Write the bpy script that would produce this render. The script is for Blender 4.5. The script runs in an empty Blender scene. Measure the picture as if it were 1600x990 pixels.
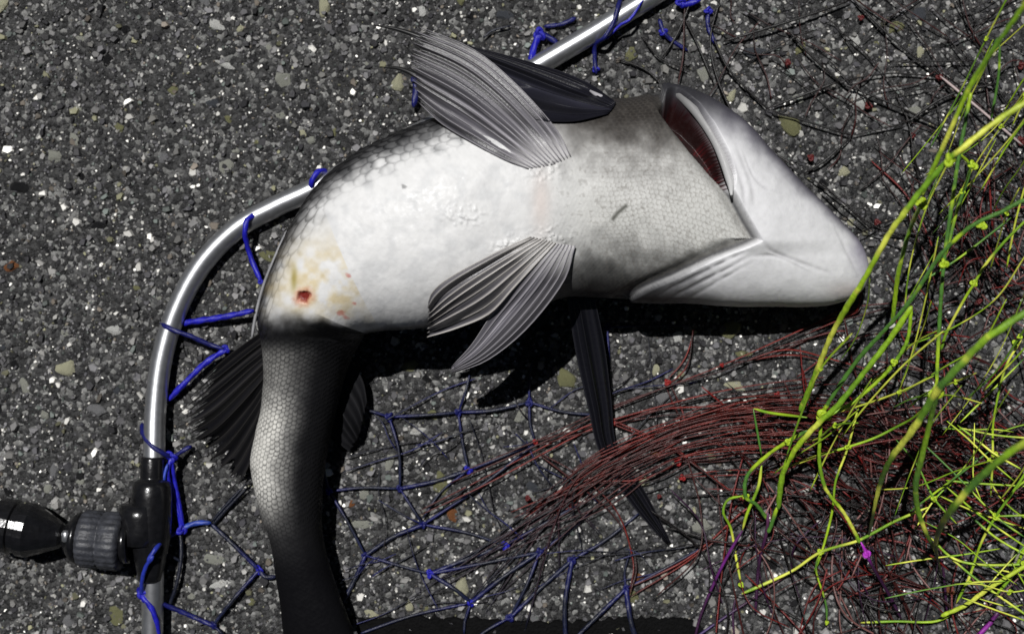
import bpy, bmesh, math, random
import numpy as np
from mathutils import Vector

# ------------------------------------------------------------------ camera, sky, sun, exposure
scene = bpy.context.scene
COL = scene.collection
H = 0.75            # camera height above the asphalt (m)
S = 0.36e-3         # metres per photo pixel on the ground
cam_d = bpy.data.cameras.new('camera')
cam = bpy.data.objects.new('camera', cam_d); COL.objects.link(cam)
cam.location = (0, 0, H)
cam_d.sensor_width = 36.0
cam_d.lens = 36.0 * H / (1600 * S)
cam_d.clip_start = 0.01
cam_d.clip_end = 2000
cam_d.dof.use_dof = True
cam_d.dof.focus_distance = 0.695
cam_d.dof.aperture_fstop = 5.6
scene.camera = cam

SUN_DIR = Vector((0.20, -0.36, -1.0)).normalized()      # the way the light travels
elev = math.asin(-SUN_DIR.z)
world = bpy.data.worlds.new('World'); scene.world = world
world.use_nodes = True
wn = world.node_tree
sky = wn.nodes.new('ShaderNodeTexSky'); sky.sky_type = 'NISHITA'
sky.sun_disc = False
sky.sun_elevation = elev
sky.sun_rotation = math.atan2(-SUN_DIR.x, -SUN_DIR.y)
bg = wn.nodes['Background']; bg.inputs['Strength'].default_value = 0.007
wn.links.new(sky.outputs[0], bg.inputs['Color'])
sun_d = bpy.data.lights.new('sun', 'SUN'); sun_d.energy = 4.0; sun_d.angle = math.radians(0.4)
sun_d.color = (1.0, 0.985, 0.97)
sun = bpy.data.objects.new('sun', sun_d); COL.objects.link(sun)
sun.rotation_euler = SUN_DIR.to_track_quat('-Z', 'Y').to_euler()
scene.view_settings.view_transform = 'Standard'
scene.view_settings.look = 'None'
scene.view_settings.gamma = 1.0
scene.view_settings.use_curve_mapping = False
scene.view_settings.exposure = 0.0

random.seed(7)
rng = np.random.default_rng(11)

# ------------------------------------------------------------------ helpers
def P(x, y, z=0.0):
    k = S * (H - z) / H
    return np.array([(x - 800) * k, -(y - 495) * k, z])

def sstep(a, b, x):
    t = np.clip((x - a) / (b - a), 0, 1)
    return t * t * (3 - 2 * t)

def vnoise(x, y, seed=0):
    r = np.random.default_rng(seed); G = r.random((256, 256))
    xi = np.floor(x).astype(int); yi = np.floor(y).astype(int); fx = x - xi; fy = y - yi
    fx = fx * fx * (3 - 2 * fx); fy = fy * fy * (3 - 2 * fy)
    g = lambda a, b: G[a % 256, b % 256]
    return (g(xi, yi) * (1 - fx) + g(xi + 1, yi) * fx) * (1 - fy) + (g(xi, yi + 1) * (1 - fx) + g(xi + 1, yi + 1) * fx) * fy
def fbm(x, y, seed=0, o=4):
    return sum(vnoise(x * 2 ** i, y * 2 ** i, seed + i) / 2 ** (i + 1) for i in range(o)) / (1 - .5 ** o)

def catmull(pts, n):
    """n samples along a Catmull-Rom curve through pts (rows of any width)"""
    p = np.asarray(pts, float)
    if len(p) == 2:
        t = np.linspace(0, 1, n)[:, None]
        return p[0] * (1 - t) + p[1] * t
    q = np.vstack([2 * p[0] - p[1], p, 2 * p[-1] - p[-2]])
    m = len(p) - 1
    u = np.linspace(0, m, n)
    i = np.minimum(u.astype(int), m - 1); f = (u - i)[:, None]
    a, b, c, d = q[i], q[i + 1], q[i + 2], q[i + 3]
    return 0.5 * (2 * b + (c - a) * f + (2 * a - 5 * b + 4 * c - d) * f ** 2 + (3 * b - a - 3 * c + d) * f ** 3)

def link(name, me, mat=None, parent=None, smooth=True):
    if mat is not None and not me.materials:
        me.materials.append(mat)
    o = bpy.data.objects.new(name, me); COL.objects.link(o)
    if parent is not None: o.parent = parent
    return o

def mesh_np(name, verts, faces, cols=None, smooth=True):
    """faces: list of int arrays, each (n, k)"""
    me = bpy.data.meshes.new(name)
    verts = np.asarray(verts, np.float32)
    me.vertices.add(len(verts)); me.vertices.foreach_set('co', verts.ravel())
    idx = np.concatenate([np.asarray(f, np.int32).ravel() for f in faces])
    sizes = np.concatenate([np.full(len(f), np.asarray(f).shape[1], np.int32) for f in faces])
    starts = np.concatenate([[0], np.cumsum(sizes)[:-1]]).astype(np.int32)
    me.loops.add(len(idx)); me.loops.foreach_set('vertex_index', idx)
    me.polygons.add(len(sizes)); me.polygons.foreach_set('loop_start', starts)
    me.polygons.foreach_set('use_smooth', np.full(len(sizes), smooth, bool))
    if cols is not None:
        c = np.ones((len(verts), 4), np.float32); c[:, :cols.shape[1]] = cols
        at = me.color_attributes.new('Col', 'FLOAT_COLOR', 'POINT')
        at.data.foreach_set('color', c.ravel())
    me.update(calc_edges=True); me.validate()
    return me

def tube_geo(path, rad, sides=7, cap=True, ply=0, pitch=1.0, depth=.13):
    """swept tube round a polyline (n,3) with radius per point"""
    p = np.asarray(path, float); n = len(p)
    r = np.broadcast_to(np.asarray(rad, float), (n,))
    t = np.gradient(p, axis=0); t /= np.linalg.norm(t, axis=1)[:, None] + 1e-12
    up = np.array([0, 0, 1.0]) if abs(t[0, 2]) < 0.9 else np.array([1.0, 0, 0])
    u = np.cross(t[0], up); u /= np.linalg.norm(u)
    ang = np.linspace(0, 2 * math.pi, sides, endpoint=False)
    V = []; run = np.concatenate([[0], np.cumsum(np.linalg.norm(np.diff(p, axis=0), axis=1))])
    for k in range(n):
        m = 1 + (depth * np.cos(ply * ang + run[k] / pitch) if ply else 0 * ang)
        u = u - t[k] * np.dot(u, t[k]); u /= np.linalg.norm(u) + 1e-12
        w = np.cross(t[k], u)
        V.append(p[k] + (r[k] * m)[:, None] * (np.cos(ang)[:, None] * u + np.sin(ang)[:, None] * w))
    V = np.concatenate(V)
    k = np.arange(n - 1)[:, None] * sides; j = np.arange(sides)[None]; j2 = (j + 1) % sides
    F = np.stack([k + j, k + j2, k + sides + j2, k + sides + j], -1).reshape(-1, 4)
    faces = [F]
    if cap:
        V = np.vstack([V, p[0], p[-1]]); a = n * sides; j = np.arange(sides); j2 = (j + 1) % sides
        faces.append(np.stack([np.full(sides, a), j2, j], -1))
        faces.append(np.stack([np.full(sides, a + 1), (n - 1) * sides + j, (n - 1) * sides + j2], -1))
    return V, faces

def merge_geo(parts):
    V = []; F3 = []; F4 = []; o = 0
    for v, fs in parts:
        V.append(v)
        for f in fs:
            (F4 if f.shape[1] == 4 else F3).append(f + o)
        o += len(v)
    out = []
    if F4: out.append(np.concatenate(F4))
    if F3: out.append(np.concatenate(F3))
    return np.concatenate(V), out

def lathe(profile, axis_from, axis_to, sides=28, ribs=0, rib_amp=0):
    """profile rows (t along the axis 0..1, radius)"""
    a = np.asarray(axis_from, float); b = np.asarray(axis_to, float)
    pr = np.asarray(profile, float)
    d = (b - a) / np.linalg.norm(b - a)
    up = np.array([0, 0, 1.0]); u = np.cross(d, up); u /= np.linalg.norm(u); w = np.cross(u, d)
    ang = np.linspace(0, 2 * math.pi, sides, endpoint=False)
    V = []
    for t, r in pr:
        rr = r * np.ones(sides)
        if ribs: rr = rr + rib_amp * np.sign(np.sin(ang * ribs)) * (r > 0.6 * pr[:, 1].max())
        V.append(a + (b - a) * t + rr[:, None] * (np.cos(ang)[:, None] * u + np.sin(ang)[:, None] * w))
    n = len(pr); V = np.concatenate(V)
    k = np.arange(n - 1)[:, None] * sides; j = np.arange(sides)[None]; j2 = (j + 1) % sides
    F = np.stack([k + j, k + j2, k + sides + j2, k + sides + j], -1).reshape(-1, 4)
    V = np.vstack([V, a + (b - a) * pr[0, 0], a + (b - a) * pr[-1, 0]]); c = n * sides
    j = np.arange(sides); j2 = (j + 1) % sides
    return V, [F, np.stack([np.full(sides, c), j2, j], -1), np.stack([np.full(sides, c + 1), (n - 1) * sides + j, (n - 1) * sides + j2], -1)]

def tag(o, label=None, cat=None, group=None, kind=None):
    for k, v in (('label', label), ('category', cat), ('group', group), ('kind', kind)):
        if v: o[k] = v
    return o

def empty(name, loc=(0, 0, 0)):
    o = bpy.data.objects.new(name, None); COL.objects.link(o); o.empty_display_size = 0.02
    return o

# ------------------------------------------------------------------ materials
def new_mat(name):
    m = bpy.data.materials.new(name); m.use_nodes = True
    nt = m.node_tree
    return m, nt, nt.nodes['Principled BSDF']

def add_bump(nt, b, scale, strength, dist, detail=4, kind='noise'):
    tc = nt.nodes.new('ShaderNodeTexCoord')
    if kind == 'noise':
        t = nt.nodes.new('ShaderNodeTexNoise'); t.inputs['Scale'].default_value = scale
        t.inputs['Detail'].default_value = detail; out = t.outputs[0]
    else:
        t = nt.nodes.new('ShaderNodeTexVoronoi'); t.inputs['Scale'].default_value = scale; out = t.outputs[0]
    nt.links.new(tc.outputs['Object'], t.inputs['Vector'])
    bp = nt.nodes.new('ShaderNodeBump'); bp.inputs['Strength'].default_value = strength
    bp.inputs['Distance'].default_value = dist
    nt.links.new(out, bp.inputs['Height']); nt.links.new(bp.outputs[0], b.inputs['Normal'])
    return t

def vcol_mat(name, rough, spec=0.5, metallic=0.0, bump=None, rough_var=None, trans=0.0):
    m, nt, b = new_mat(name)
    at = nt.nodes.new('ShaderNodeAttribute'); at.attribute_name = 'Col'
    nt.links.new(at.outputs['Color'], b.inputs['Base Color'])
    b.inputs['Roughness'].default_value = rough
    mu = nt.nodes.new('ShaderNodeMath'); mu.operation = 'MULTIPLY'; mu.inputs[1].default_value = spec   # how wet the skin is
    nt.links.new(at.outputs['Alpha'], mu.inputs[0]); nt.links.new(mu.outputs[0], b.inputs['Specular IOR Level'])
    b.inputs['Metallic'].default_value = metallic
    if bump: add_bump(nt, b, *bump)
    if rough_var:
        tc = nt.nodes.new('ShaderNodeTexCoord')
        n = nt.nodes.new('ShaderNodeTexNoise'); n.inputs['Scale'].default_value = rough_var[0]
        nt.links.new(tc.outputs['Object'], n.inputs['Vector'])
        mr = nt.nodes.new('ShaderNodeMapRange')
        mr.inputs['From Min'].default_value = 0.3; mr.inputs['From Max'].default_value = 0.7
        mr.inputs['To Min'].default_value = rough_var[1]; mr.inputs['To Max'].default_value = rough_var[2]
        nt.links.new(n.outputs[0], mr.inputs['Value']); nt.links.new(mr.outputs[0], b.inputs['Roughness'])
    return m

def plain_mat(name, col, rough, spec=0.5, metallic=0.0, bump=None, var=0.25, vscale=300):
    m, nt, b = new_mat(name)
    b.inputs['Roughness'].default_value = rough
    b.inputs['Specular IOR Level'].default_value = spec
    b.inputs['Metallic'].default_value = metallic
    tc = nt.nodes.new('ShaderNodeTexCoord')
    n = nt.nodes.new('ShaderNodeTexNoise'); n.inputs['Scale'].default_value = vscale; n.inputs['Detail'].default_value = 5
    nt.links.new(tc.outputs['Object'], n.inputs['Vector'])
    r = nt.nodes.new('ShaderNodeValToRGB')
    r.color_ramp.elements[0].position = 0.3; r.color_ramp.elements[1].position = 0.7
    r.color_ramp.elements[0].color = tuple(c * (1 - var) for c in col) + (1,)
    r.color_ramp.elements[1].color = tuple(min(1, c * (1 + var)) for c in col) + (1,)
    nt.links.new(n.outputs[0], r.inputs[0]); nt.links.new(r.outputs[0], b.inputs['Base Color'])
    if bump: add_bump(nt, b, *bump)
    return m

def asphalt_mat():
    m, nt, b = new_mat('asphalt')
    tc = nt.nodes.new('ShaderNodeTexCoord')
    v = nt.nodes.new('ShaderNodeTexVoronoi'); v.inputs['Scale'].default_value = 420
    v2 = nt.nodes.new('ShaderNodeTexVoronoi'); v2.inputs['Scale'].default_value = 150
    n = nt.nodes.new('ShaderNodeTexNoise'); n.inputs['Scale'].default_value = 900; n.inputs['Detail'].default_value = 6
    for t in (v, v2, n): nt.links.new(tc.outputs['Object'], t.inputs['Vector'])
    sep = nt.nodes.new('ShaderNodeSeparateColor'); nt.links.new(v.outputs['Color'], sep.inputs[0])
    r = nt.nodes.new('ShaderNodeValToRGB')
    e = r.color_ramp.elements
    e[0].position = 0; e[0].color = (0.008, 0.008, 0.009, 1); e[1].position = 1; e[1].color = (0.34, 0.34, 0.33, 1)
    for p, c in ((0.45, (0.03, 0.03, 0.03)), (0.8, (0.08, 0.08, 0.08)), (0.93, (0.25, 0.25, 0.24))):
        x = e.new(p); x.color = c + (1,)
    nt.links.new(sep.outputs[0], r.inputs[0])
    mul = nt.nodes.new('ShaderNodeMix'); mul.data_type = 'RGBA'; mul.blend_type = 'MULTIPLY'; mul.inputs[0].default_value = 0.6
    nt.links.new(r.outputs[0], mul.inputs[6]); nt.links.new(n.outputs[0], mul.inputs[7])
    nt.links.new(mul.outputs[2], b.inputs['Base Color'])
    b.inputs['Roughness'].default_value = 0.55
    add = nt.nodes.new('ShaderNodeMath'); add.operation = 'ADD'
    nt.links.new(v.outputs['Distance'], add.inputs[0]); nt.links.new(n.outputs[0], add.inputs[1])
    bp = nt.nodes.new('ShaderNodeBump'); bp.invert = True; bp.inputs['Strength'].default_value = 0.9; bp.inputs['Distance'].default_value = 0.0015
    nt.links.new(add.outputs[0], bp.inputs['Height']); nt.links.new(bp.outputs[0], b.inputs['Normal'])
    return m

M_ASPH = asphalt_mat()
M_GRIT = vcol_mat('crushed_grit', 0.5, 0.32, bump=(1400, 0.5, 0.0006), rough_var=(700, 0.40, 0.9))
M_BODY = vcol_mat('fish_skin', 0.45, 0.35, bump=(900, 0.25, 0.0003), rough_var=(420, 0.36, 0.65))
M_FIN = vcol_mat('fin_membrane', 0.36, 0.5, bump=(1200, 0.35, 0.0004))
M_RAY = vcol_mat('fin_ray_horn', 0.35, 0.5)
M_CORD = vcol_mat('twisted_cord', 0.42, 0.5, bump=(2200, 0.5, 0.0004))
M_ALU = plain_mat('brushed_aluminium', (0.50, 0.51, 0.53), 0.36, metallic=0.9, bump=(500, 0.12, 0.0003), var=0.12)
M_PLAST = plain_mat('black_plastic', (0.007, 0.007, 0.008), 0.22, spec=0.6, bump=(420, 0.25, 0.0006), var=0.3)
M_KNURL = plain_mat('grey_knurled_plastic', (0.036, 0.038, 0.046), 0.5, bump=(700, 0.6, 0.0006), var=0.4)
M_SHADOW = plain_mat('shadow_black', (0.0022, 0.0022, 0.0024), 0.8, spec=0.12, bump=(600, 0.9, 0.0015), var=0.5)  # near-black colour stands for the shade of the strip below the tail

# ------------------------------------------------------------------ ground
gs = []
me = mesh_np('ground', np.array([[-300, -300, 0], [300, -300, 0], [300, 300, 0], [-300, 300, 0]]), [np.array([[0, 1, 2, 3]])])
ground = link('ground', me, M_ASPH); tag(ground, 'dark worn asphalt full of crushed grey grit', 'asphalt', kind='structure')

# countless small chips: one mesh
PAL = np.array([[.05, .05, .055], [.075, .075, .08], [.028, .028, .032], [.11, .11, .112], [.16, .16, .158],
                [.28, .28, .27], [.58, .58, .56], [.07, .082, .078], [.10, .088, .075], [.13, .13, .085], [.014, .014, .016]])
PALW = np.array([.16, .19, .12, .17, .11, .075, .035, .05, .045, .035, .09]); PALW /= PALW.sum()
def grit(n, x0, x1, y0, y1, dmin, dmax, power):
    c = np.stack([rng.uniform(x0, x1, n), rng.uniform(y0, y1, n)], -1)
    d = dmin + (dmax - dmin) * rng.random(n) ** power
    k = 5
    a0 = rng.uniform(0, 6.28, n)[:, None] + np.linspace(0, 2 * math.pi, k, endpoint=False)[None] + rng.normal(0, .22, (n, k))
    asp = rng.uniform(.55, 1, n)[:, None]; rot = rng.uniform(0, 3.14, n)[:, None]
    r = d[:, None] * .5 * rng.uniform(.75, 1.15, (n, k))
    lx = np.cos(a0) * r; ly = np.sin(a0) * r * asp
    X = lx * np.cos(rot) - ly * np.sin(rot); Y = lx * np.sin(rot) + ly * np.cos(rot)
    hgt = d * rng.uniform(.08, .40, n)
    tilt = rng.normal(0, .33, (n, 2))
    ring0 = np.stack([c[:, :1] + X, c[:, 1:] + Y, np.full((n, k), -.0005)], -1)
    tx, ty = X * .68, Y * .68
    tz = np.maximum(hgt[:, None] + tilt[:, :1] * tx + tilt[:, 1:] * ty, .0001)
    ring1 = np.stack([c[:, :1] + tx, c[:, 1:] + ty, tz], -1)
    V = np.concatenate([ring0, ring1], 1).reshape(-1, 3)
    b = np.arange(n)[:, None] * 2 * k; j = np.arange(k)[None]; j2 = (j + 1) % k
    Q = np.stack([b + j, b + j2, b + k + j2, b + k + j], -1).reshape(-1, 4)
    T = b + k + np.arange(k)[None]
    patch = .62 + .76 * fbm(c[:, 0] * 22 + 40, c[:, 1] * 22 + 40, 3, 3)
    pi = rng.choice(len(PAL), n, p=PALW)
    col = PAL[pi] * rng.uniform(.35, 1.75, (n, 1)) * 1.6 * patch[:, None] * np.array([1.02, 1.0, .97])
    return V, Q, T, np.repeat(col, 2 * k, 0)
def grit_obj(name, sets):
    Vs, Qs, Ts, Cs, o = [], [], [], [], 0
    for V, Q, T, C in sets:
        Vs.append(V); Qs.append(Q + o); Ts.append(T + o); Cs.append(C); o += len(V)
    me = mesh_np(name, np.concatenate(Vs), [np.concatenate(Qs), np.concatenate(Ts)], np.concatenate(Cs), smooth=False)
    return link(name, me, M_GRIT, ground)
g = grit_obj('grit', [grit(78000, -.40, .40, -.28, .28, .0008, .0030, 1.7), grit(12000, -.40, .40, -.28, .28, .0026, .0075, 2.4)])
tag(g, kind='stuff')

# the stones one can pick out
STONE_COLS = {
    'pale_stone': (.33, .335, .29), 'cream_stone': (.46, .45, .31), 'olive_stone': (.20, .20, .10), 'white_stone': (.62, .62, .59),
    'grey_stone': (.20, .20, .205), 'slate_stone': (.06, .065, .075), 'black_stone': (.008, .008, .009), 'rust_stone': (.22, .085, .03),
}
SM = {k: plain_mat(k, c, 0.5, bump=(900, .8, .0012), var=.62, vscale=480) for k, c in STONE_COLS.items()}
def stone_mesh(kind, seed):
    r = np.random.default_rng(seed)
    bm = bmesh.new(); bmesh.ops.create_icosphere(bm, subdivisions=2, radius=1)
    planes = [(r.normal(0, 1, 3) * (1, 1, .4), r.uniform(.5, .85)) for _ in range(10)]
    for v in bm.verts:
        p = np.array(v.co)
        for nrm, d in planes:
            nn = nrm / np.linalg.norm(nrm); e = p @ nn - d
            if e > 0: p = p - nn * e
        v.co = p * (1 + .07 * r.normal())
    bm.faces.ensure_lookup_table()
    bmesh.ops.delete(bm, geom=[f for f in bm.faces if f.calc_center_median().z < -0.35], context='FACES')
    me = bpy.data.meshes.new('stone'); bm.to_mesh(me); bm.free()
    me.materials.append(SM[kind]); return me
SMESH = {k: [stone_mesh(k, 31 * i + j) for j in range(4)] for i, k in enumerate(STONE_COLS)}
placed = []
def stone(kind, x, y, w, h, rot=None):
    p = P(x, y)
    o = bpy.data.objects.new('stone', random.choice(SMESH[kind])); COL.objects.link(o); o.parent = ground
    a, b = w * S * .56, h * S * .56
    o.scale = (a, b, min(a, b) * random.uniform(.30, .5))
    o.location = (p[0], p[1], -.0002); o.rotation_euler = (random.uniform(-.12, .12), random.uniform(-.12, .12), random.uniform(-.4, .4) if rot is None else rot)
    placed.append((x, y, max(w, h)))
SPOTS = [('cream_stone', 507, 12, 24, 30), ('pale_stone', 124, 60, 18, 11), ('white_stone', 352, 101, 38, 14), ('pale_stone', 440, 124, 30, 28), ('black_stone', 169, 93, 24, 22),
    ('pale_stone', 355, 258, 26, 26), ('cream_stone', 473, 210, 16, 14), ('pale_stone', 437, 181, 18, 12), ('grey_stone', 255, 248, 26, 16), ('black_stone', 30, 292, 44, 22),
    ('pale_stone', 487, 220, 14, 16), ('white_stone', 180, 515, 30, 22), ('cream_stone', 105, 575, 40, 28), ('rust_stone', 18, 416, 30, 20), ('black_stone', 155, 352, 34, 18),
    ('olive_stone', 213, 450, 16, 10), ('pale_stone', 338, 873, 40, 20), ('white_stone', 342, 913, 36, 14), ('olive_stone', 180, 960, 26, 40), ('pale_stone', 76, 762, 14, 18),
    ('grey_stone', 152, 640, 34, 26), ('olive_stone', 690, 755, 34, 40), ('rust_stone', 707, 803, 24, 24), ('cream_stone', 722, 916, 30, 36), ('pale_stone', 568, 818, 40, 16),
    ('cream_stone', 578, 958, 30, 14), ('olive_stone', 640, 572, 28, 24), ('cream_stone', 1005, 750, 26, 22), ('pale_stone', 1098, 822, 38, 28), ('olive_stone', 1140, 517, 46, 36),
    ('white_stone', 1058, 526, 18, 20), ('cream_stone', 1025, 578, 16, 18), ('cream_stone', 1148, 602, 42, 16), ('grey_stone', 1035, 622, 36, 22), ('rust_stone', 998, 902, 26, 16),
    ('white_stone', 1337, 62, 16, 24), ('cream_stone', 1438, 82, 16, 18), ('olive_stone', 1235, 196, 50, 30), ('pale_stone', 1098, 115, 20, 32), ('cream_stone', 1143, 150, 18, 24),
    ('slate_stone', 1180, 85, 54, 24), ('black_stone', 1308, 24, 28, 16), ('black_stone', 1285, 290, 26, 26), ('pale_stone', 1428, 172, 24, 18), ('white_stone', 1348, 247, 14, 12),
    ('cream_stone', 1318, 268, 24, 18), ('cream_stone', 1329, 350, 14, 16), ('pale_stone', 1128, 845, 20, 26), ('grey_stone', 1240, 830, 44, 40), ('pale_stone', 1272, 905, 14, 16),
    ('grey_stone', 1320, 915, 60, 36), ('black_stone', 1206, 880, 26, 24), ('white_stone', 486, 372, 22, 20), ('olive_stone', 420, 400, 30, 24), ('cream_stone', 622, 130, 26, 30),
    ('black_stone', 735, 24, 18, 18), ('slate_stone', 790, 24, 34, 18), ('white_stone', 660, 18, 16, 20), ('pale_stone', 100, 520, 14, 12), ('pale_stone', 855, 640, 14, 14),
    ('olive_stone', 885, 590, 40, 36), ('cream_stone', 640, 945, 16, 22), ('white_stone', 1075, 893, 26, 24), ('olive_stone', 985, 930, 34, 20), ('pale_stone', 610, 720, 14, 34), ('white_stone', 655, 673, 34, 14)]
for s in SPOTS: stone(*s)
kinds = list(STONE_COLS)
while len(placed) < 285:
    x, y = random.uniform(-60, 1660), random.uniform(-60, 1050)
    w = 10 + 22 * random.random() ** 2.0
    if any((x - a) ** 2 + (y - b) ** 2 < (.55 * (w + c)) ** 2 for a, b, c in placed): continue
    k = random.choices(kinds, [.20, .13, .14, .07, .18, .09, .16, .03])[0]
    stone(k, x, y, w, w * random.uniform(.55, 1), random.uniform(0, 3.1))

# ------------------------------------------------------------------ fish
fish = empty('fish')
tag(fish, 'silver white fish lying belly up on the asphalt with red gills showing', 'fish')
#      U edge        L edge       zmid top bottom (mm)
ST = [((1351, 414), (1350, 434), 22, 29, 15), ((1344, 388), (1341, 456), 24, 38, 10), ((1322, 360), (1314, 472), 27, 47, 6),
      ((1285, 325), (1265, 478), 31, 57, 4), ((1240, 283), (1200, 477), 35, 66, 4), ((1195, 236), (1130, 474), 38, 74, 5),
      ((1150, 190), (1060, 470), 41, 80, 6), ((1098, 160), (1010, 468), 43, 84, 8), ((1040, 146), (960, 466), 45, 87, 10),
      ((985, 156), (915, 463), 46, 90, 12), ((920, 160), (880, 464), 48, 93, 13.5), ((860, 160), (835, 480), 50, 98, 13.5),
      ((790, 165), (780, 495), 52, 102, 13.5), ((720, 178), (725, 504), 53, 105, 13.5), ((650, 200), (675, 509), 53, 105, 13.5),
      ((580, 232), (635, 513), 52, 103, 13.5), ((515, 278), (605, 515), 50, 100, 13.5), ((468, 340), (588, 517), 47, 97, 13),
      ((435, 410), (578, 519), 44, 93, 10), ((416, 465), (573, 521), 41, 88, 6), ((409, 500), (569, 523), 37, 76, 5),
      ((412, 530), (561, 537), 33, 63, 5), ((416, 575), (543, 575), 29, 53, 4), ((410, 640), (523, 645), 26, 47, 4),
      ((394, 720), (509, 715), 24, 43, 4), ((407, 790), (501, 785), 22, 40, 4), ((424, 850), (506, 850), 21, 37, 4),
      ((436, 920), (526, 918), 20, 33, 4), ((444, 995), (556, 995), 17, 28, 5), ((450, 1060), (585, 1060), 13, 21, 7), ((456, 1090), (600, 1090), 11, 13, 9)]
T = np.array([[*a, *b, c, d, e] for a, b, c, d, e in ST], float)
NS, NT, NB = 900, 330, 70
row = catmull(T, 6000)
mid = (row[:, :2] + row[:, 2:4]) / 2
arc = np.concatenate([[0], np.cumsum(np.linalg.norm(np.diff(mid, axis=0), axis=1))])
row = np.stack([np.interp(np.linspace(0, arc[-1], NS), arc, row[:, k]) for k in range(7)], -1)
sarc = np.linspace(0, arc[-1], NS) * S * 1000            # mm
Ux, Uy, Lx, Ly = row[:, 0], row[:, 1], row[:, 2], row[:, 3]
zc, zt, zb = row[:, 4] / 1000, row[:, 5] / 1000, row[:, 6] / 1000
k = S * (H - zc) / H
U = np.stack([(Ux - 800) * k, -(Uy - 495) * k], -1); L = np.stack([(Lx - 800) * k, -(Ly - 495) * k], -1)
th_t = np.linspace(0, math.pi, NT); th_b = np.linspace(math.pi, 2 * math.pi, NB + 2)[1:-1]
th = np.concatenate([th_t, th_b]); NTH = len(th)
c, s_ = np.cos(th), np.sin(th)
ex = 2 / 2.25
ca = np.sign(c) * np.abs(c) ** ex; sa = np.sign(s_) * np.abs(s_) ** ex
M2 = (U + L) / 2; Hf = (L - U) / 2
XY = M2[:, None] + Hf[:, None] * ca[None, :, None]
Z = np.where(sa[None] >= 0, zc[:, None] + (zt - zc)[:, None] * sa[None], zc[:, None] + (zc - zb)[:, None] * sa[None])
V = np.concatenate([XY, Z[..., None]], -1)                # (NS,NTH,3)
topw = np.clip(s_, 0, 1)[None] ** .5 * np.ones((NS, 1))
du = np.gradient(V, axis=0); dv = np.gradient(V, axis=1)
N = np.cross(dv, du); N /= np.linalg.norm(N, axis=-1, keepdims=True) + 1e-12
if N[NS // 2, NT // 2, 2] < 0: N = -N
# where each skin point sits, in the photo-pixel grid it was measured on
kk = S * (H - V[..., 2]) / H
PX = V[..., 0] / kk + 800; PY = 495 - V[..., 1] / kk
warc = np.concatenate([np.zeros((NS, 1)), np.cumsum(np.linalg.norm(np.diff(V, axis=1), axis=2), axis=1)], 1) * 1000
wmid = warc - warc[:, NT // 2][:, None]
tt = np.concatenate([np.linspace(0, 1, NT), np.linspace(1, 0, NB + 2)[1:-1]])[None] * np.ones((NS, 1))   # 0 lower edge, 1 upper edge
under = np.concatenate([np.zeros(NT), np.ones(NB)])[None] * np.ones((NS, 1))
sa_mm = sarc[:, None] * np.ones((1, NTH))

def scales(a, b, p):
    """overlapping rounded scales: returns height 0..1 and edge darkness 0..1"""
    a0 = a; a = a / p + .8 * (vnoise(a / 14, b / 14, 91) - .5) + .3 * (vnoise(a / 5, b / 5, 92) - .5); b = b / (p * .92) + .8 * (vnoise(a0 / 13, b / 13, 93) - .5)
    best = np.full(a.shape, -1.0); edge = np.zeros(a.shape)
    j0 = np.floor(b).astype(int)
    for dj in (-1, 0, 1, 2):
        j = j0 + dj; off = .5 * (j % 2)
        i0 = np.floor(a - off).astype(int)
        for di in (0, 1):
            ci = i0 + di + off
            dx = a - ci; dy = b - j
            r = np.sqrt((dx * .9) ** 2 + dy ** 2)
            h = np.where(r < .66, .55 + dx * .55, -1)
            up = h > best
            edge = np.where(up, sstep(.34, .68, r), edge); best = np.where(up, h, best)
    return np.clip(best, 0, 1), edge
def segd(x, y, pts):
    """distance to a polyline and the signed side of it"""
    pts = catmull(pts, 40); best = np.full(x.shape, 1e9); side = np.zeros(x.shape)
    for q_, ((x0, y0), (x1, y1)) in enumerate(zip(pts[:-1], pts[1:])):
        dx, dy = x1 - x0, y1 - y0; l2 = dx * dx + dy * dy + 1e-9
        t = np.clip(((x - x0) * dx + (y - y0) * dy) / l2, 0, 1)
        d = np.hypot(x - x0 - t * dx, y - y0 - t * dy)
        cr = (x - x0) * dy - (y - y0) * dx
        up = d < best; best = np.where(up, d, best); side = np.where(up, (q_ + t) / 39, side)
    return best, side

# masks
x, y = PX, PY
vup = [(1182, 373), (1163, 340), (1140, 300), (1110, 258), (1078, 215), (1052, 178), (1030, 140), (1015, 110)]
vlo = [(1182, 373), (1150, 388), (1110, 404), (1060, 428), (1010, 450), (970, 474), (940, 500)]
du_, su_ = segd(x, y, vup); dl_, sl_ = segd(x, y, vlo)
fline_up = np.interp(y, [110, 140, 178, 215, 258, 300, 340, 373], [1015, 1030, 1052, 1078, 1110, 1140, 1163, 1182])
fline_lo = np.interp(y, [373, 388, 404, 428, 450, 474, 500], [1182, 1150, 1110, 1060, 1010, 970, 940])
ishead = np.where(y < 373, x > fline_up, x > fline_lo)
dV = np.where(y < 373, du_, dl_) * np.where(ishead, 1, -1)
dV = np.where((sa_mm < 250), dV, -400)
disp = np.zeros_like(x)
top = (1 - under)
# raised edge of the gill covers over the breast
disp += (.0045 - .0027 * sstep(373, 400, y)) * sstep(-1.5, 3.5, dV) * (1 - .75 * sstep(5, 130, dV)) * top
disp -= .0022 * np.exp(-((dV + 7) / 9) ** 2) * top * (dV < 2)
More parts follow.
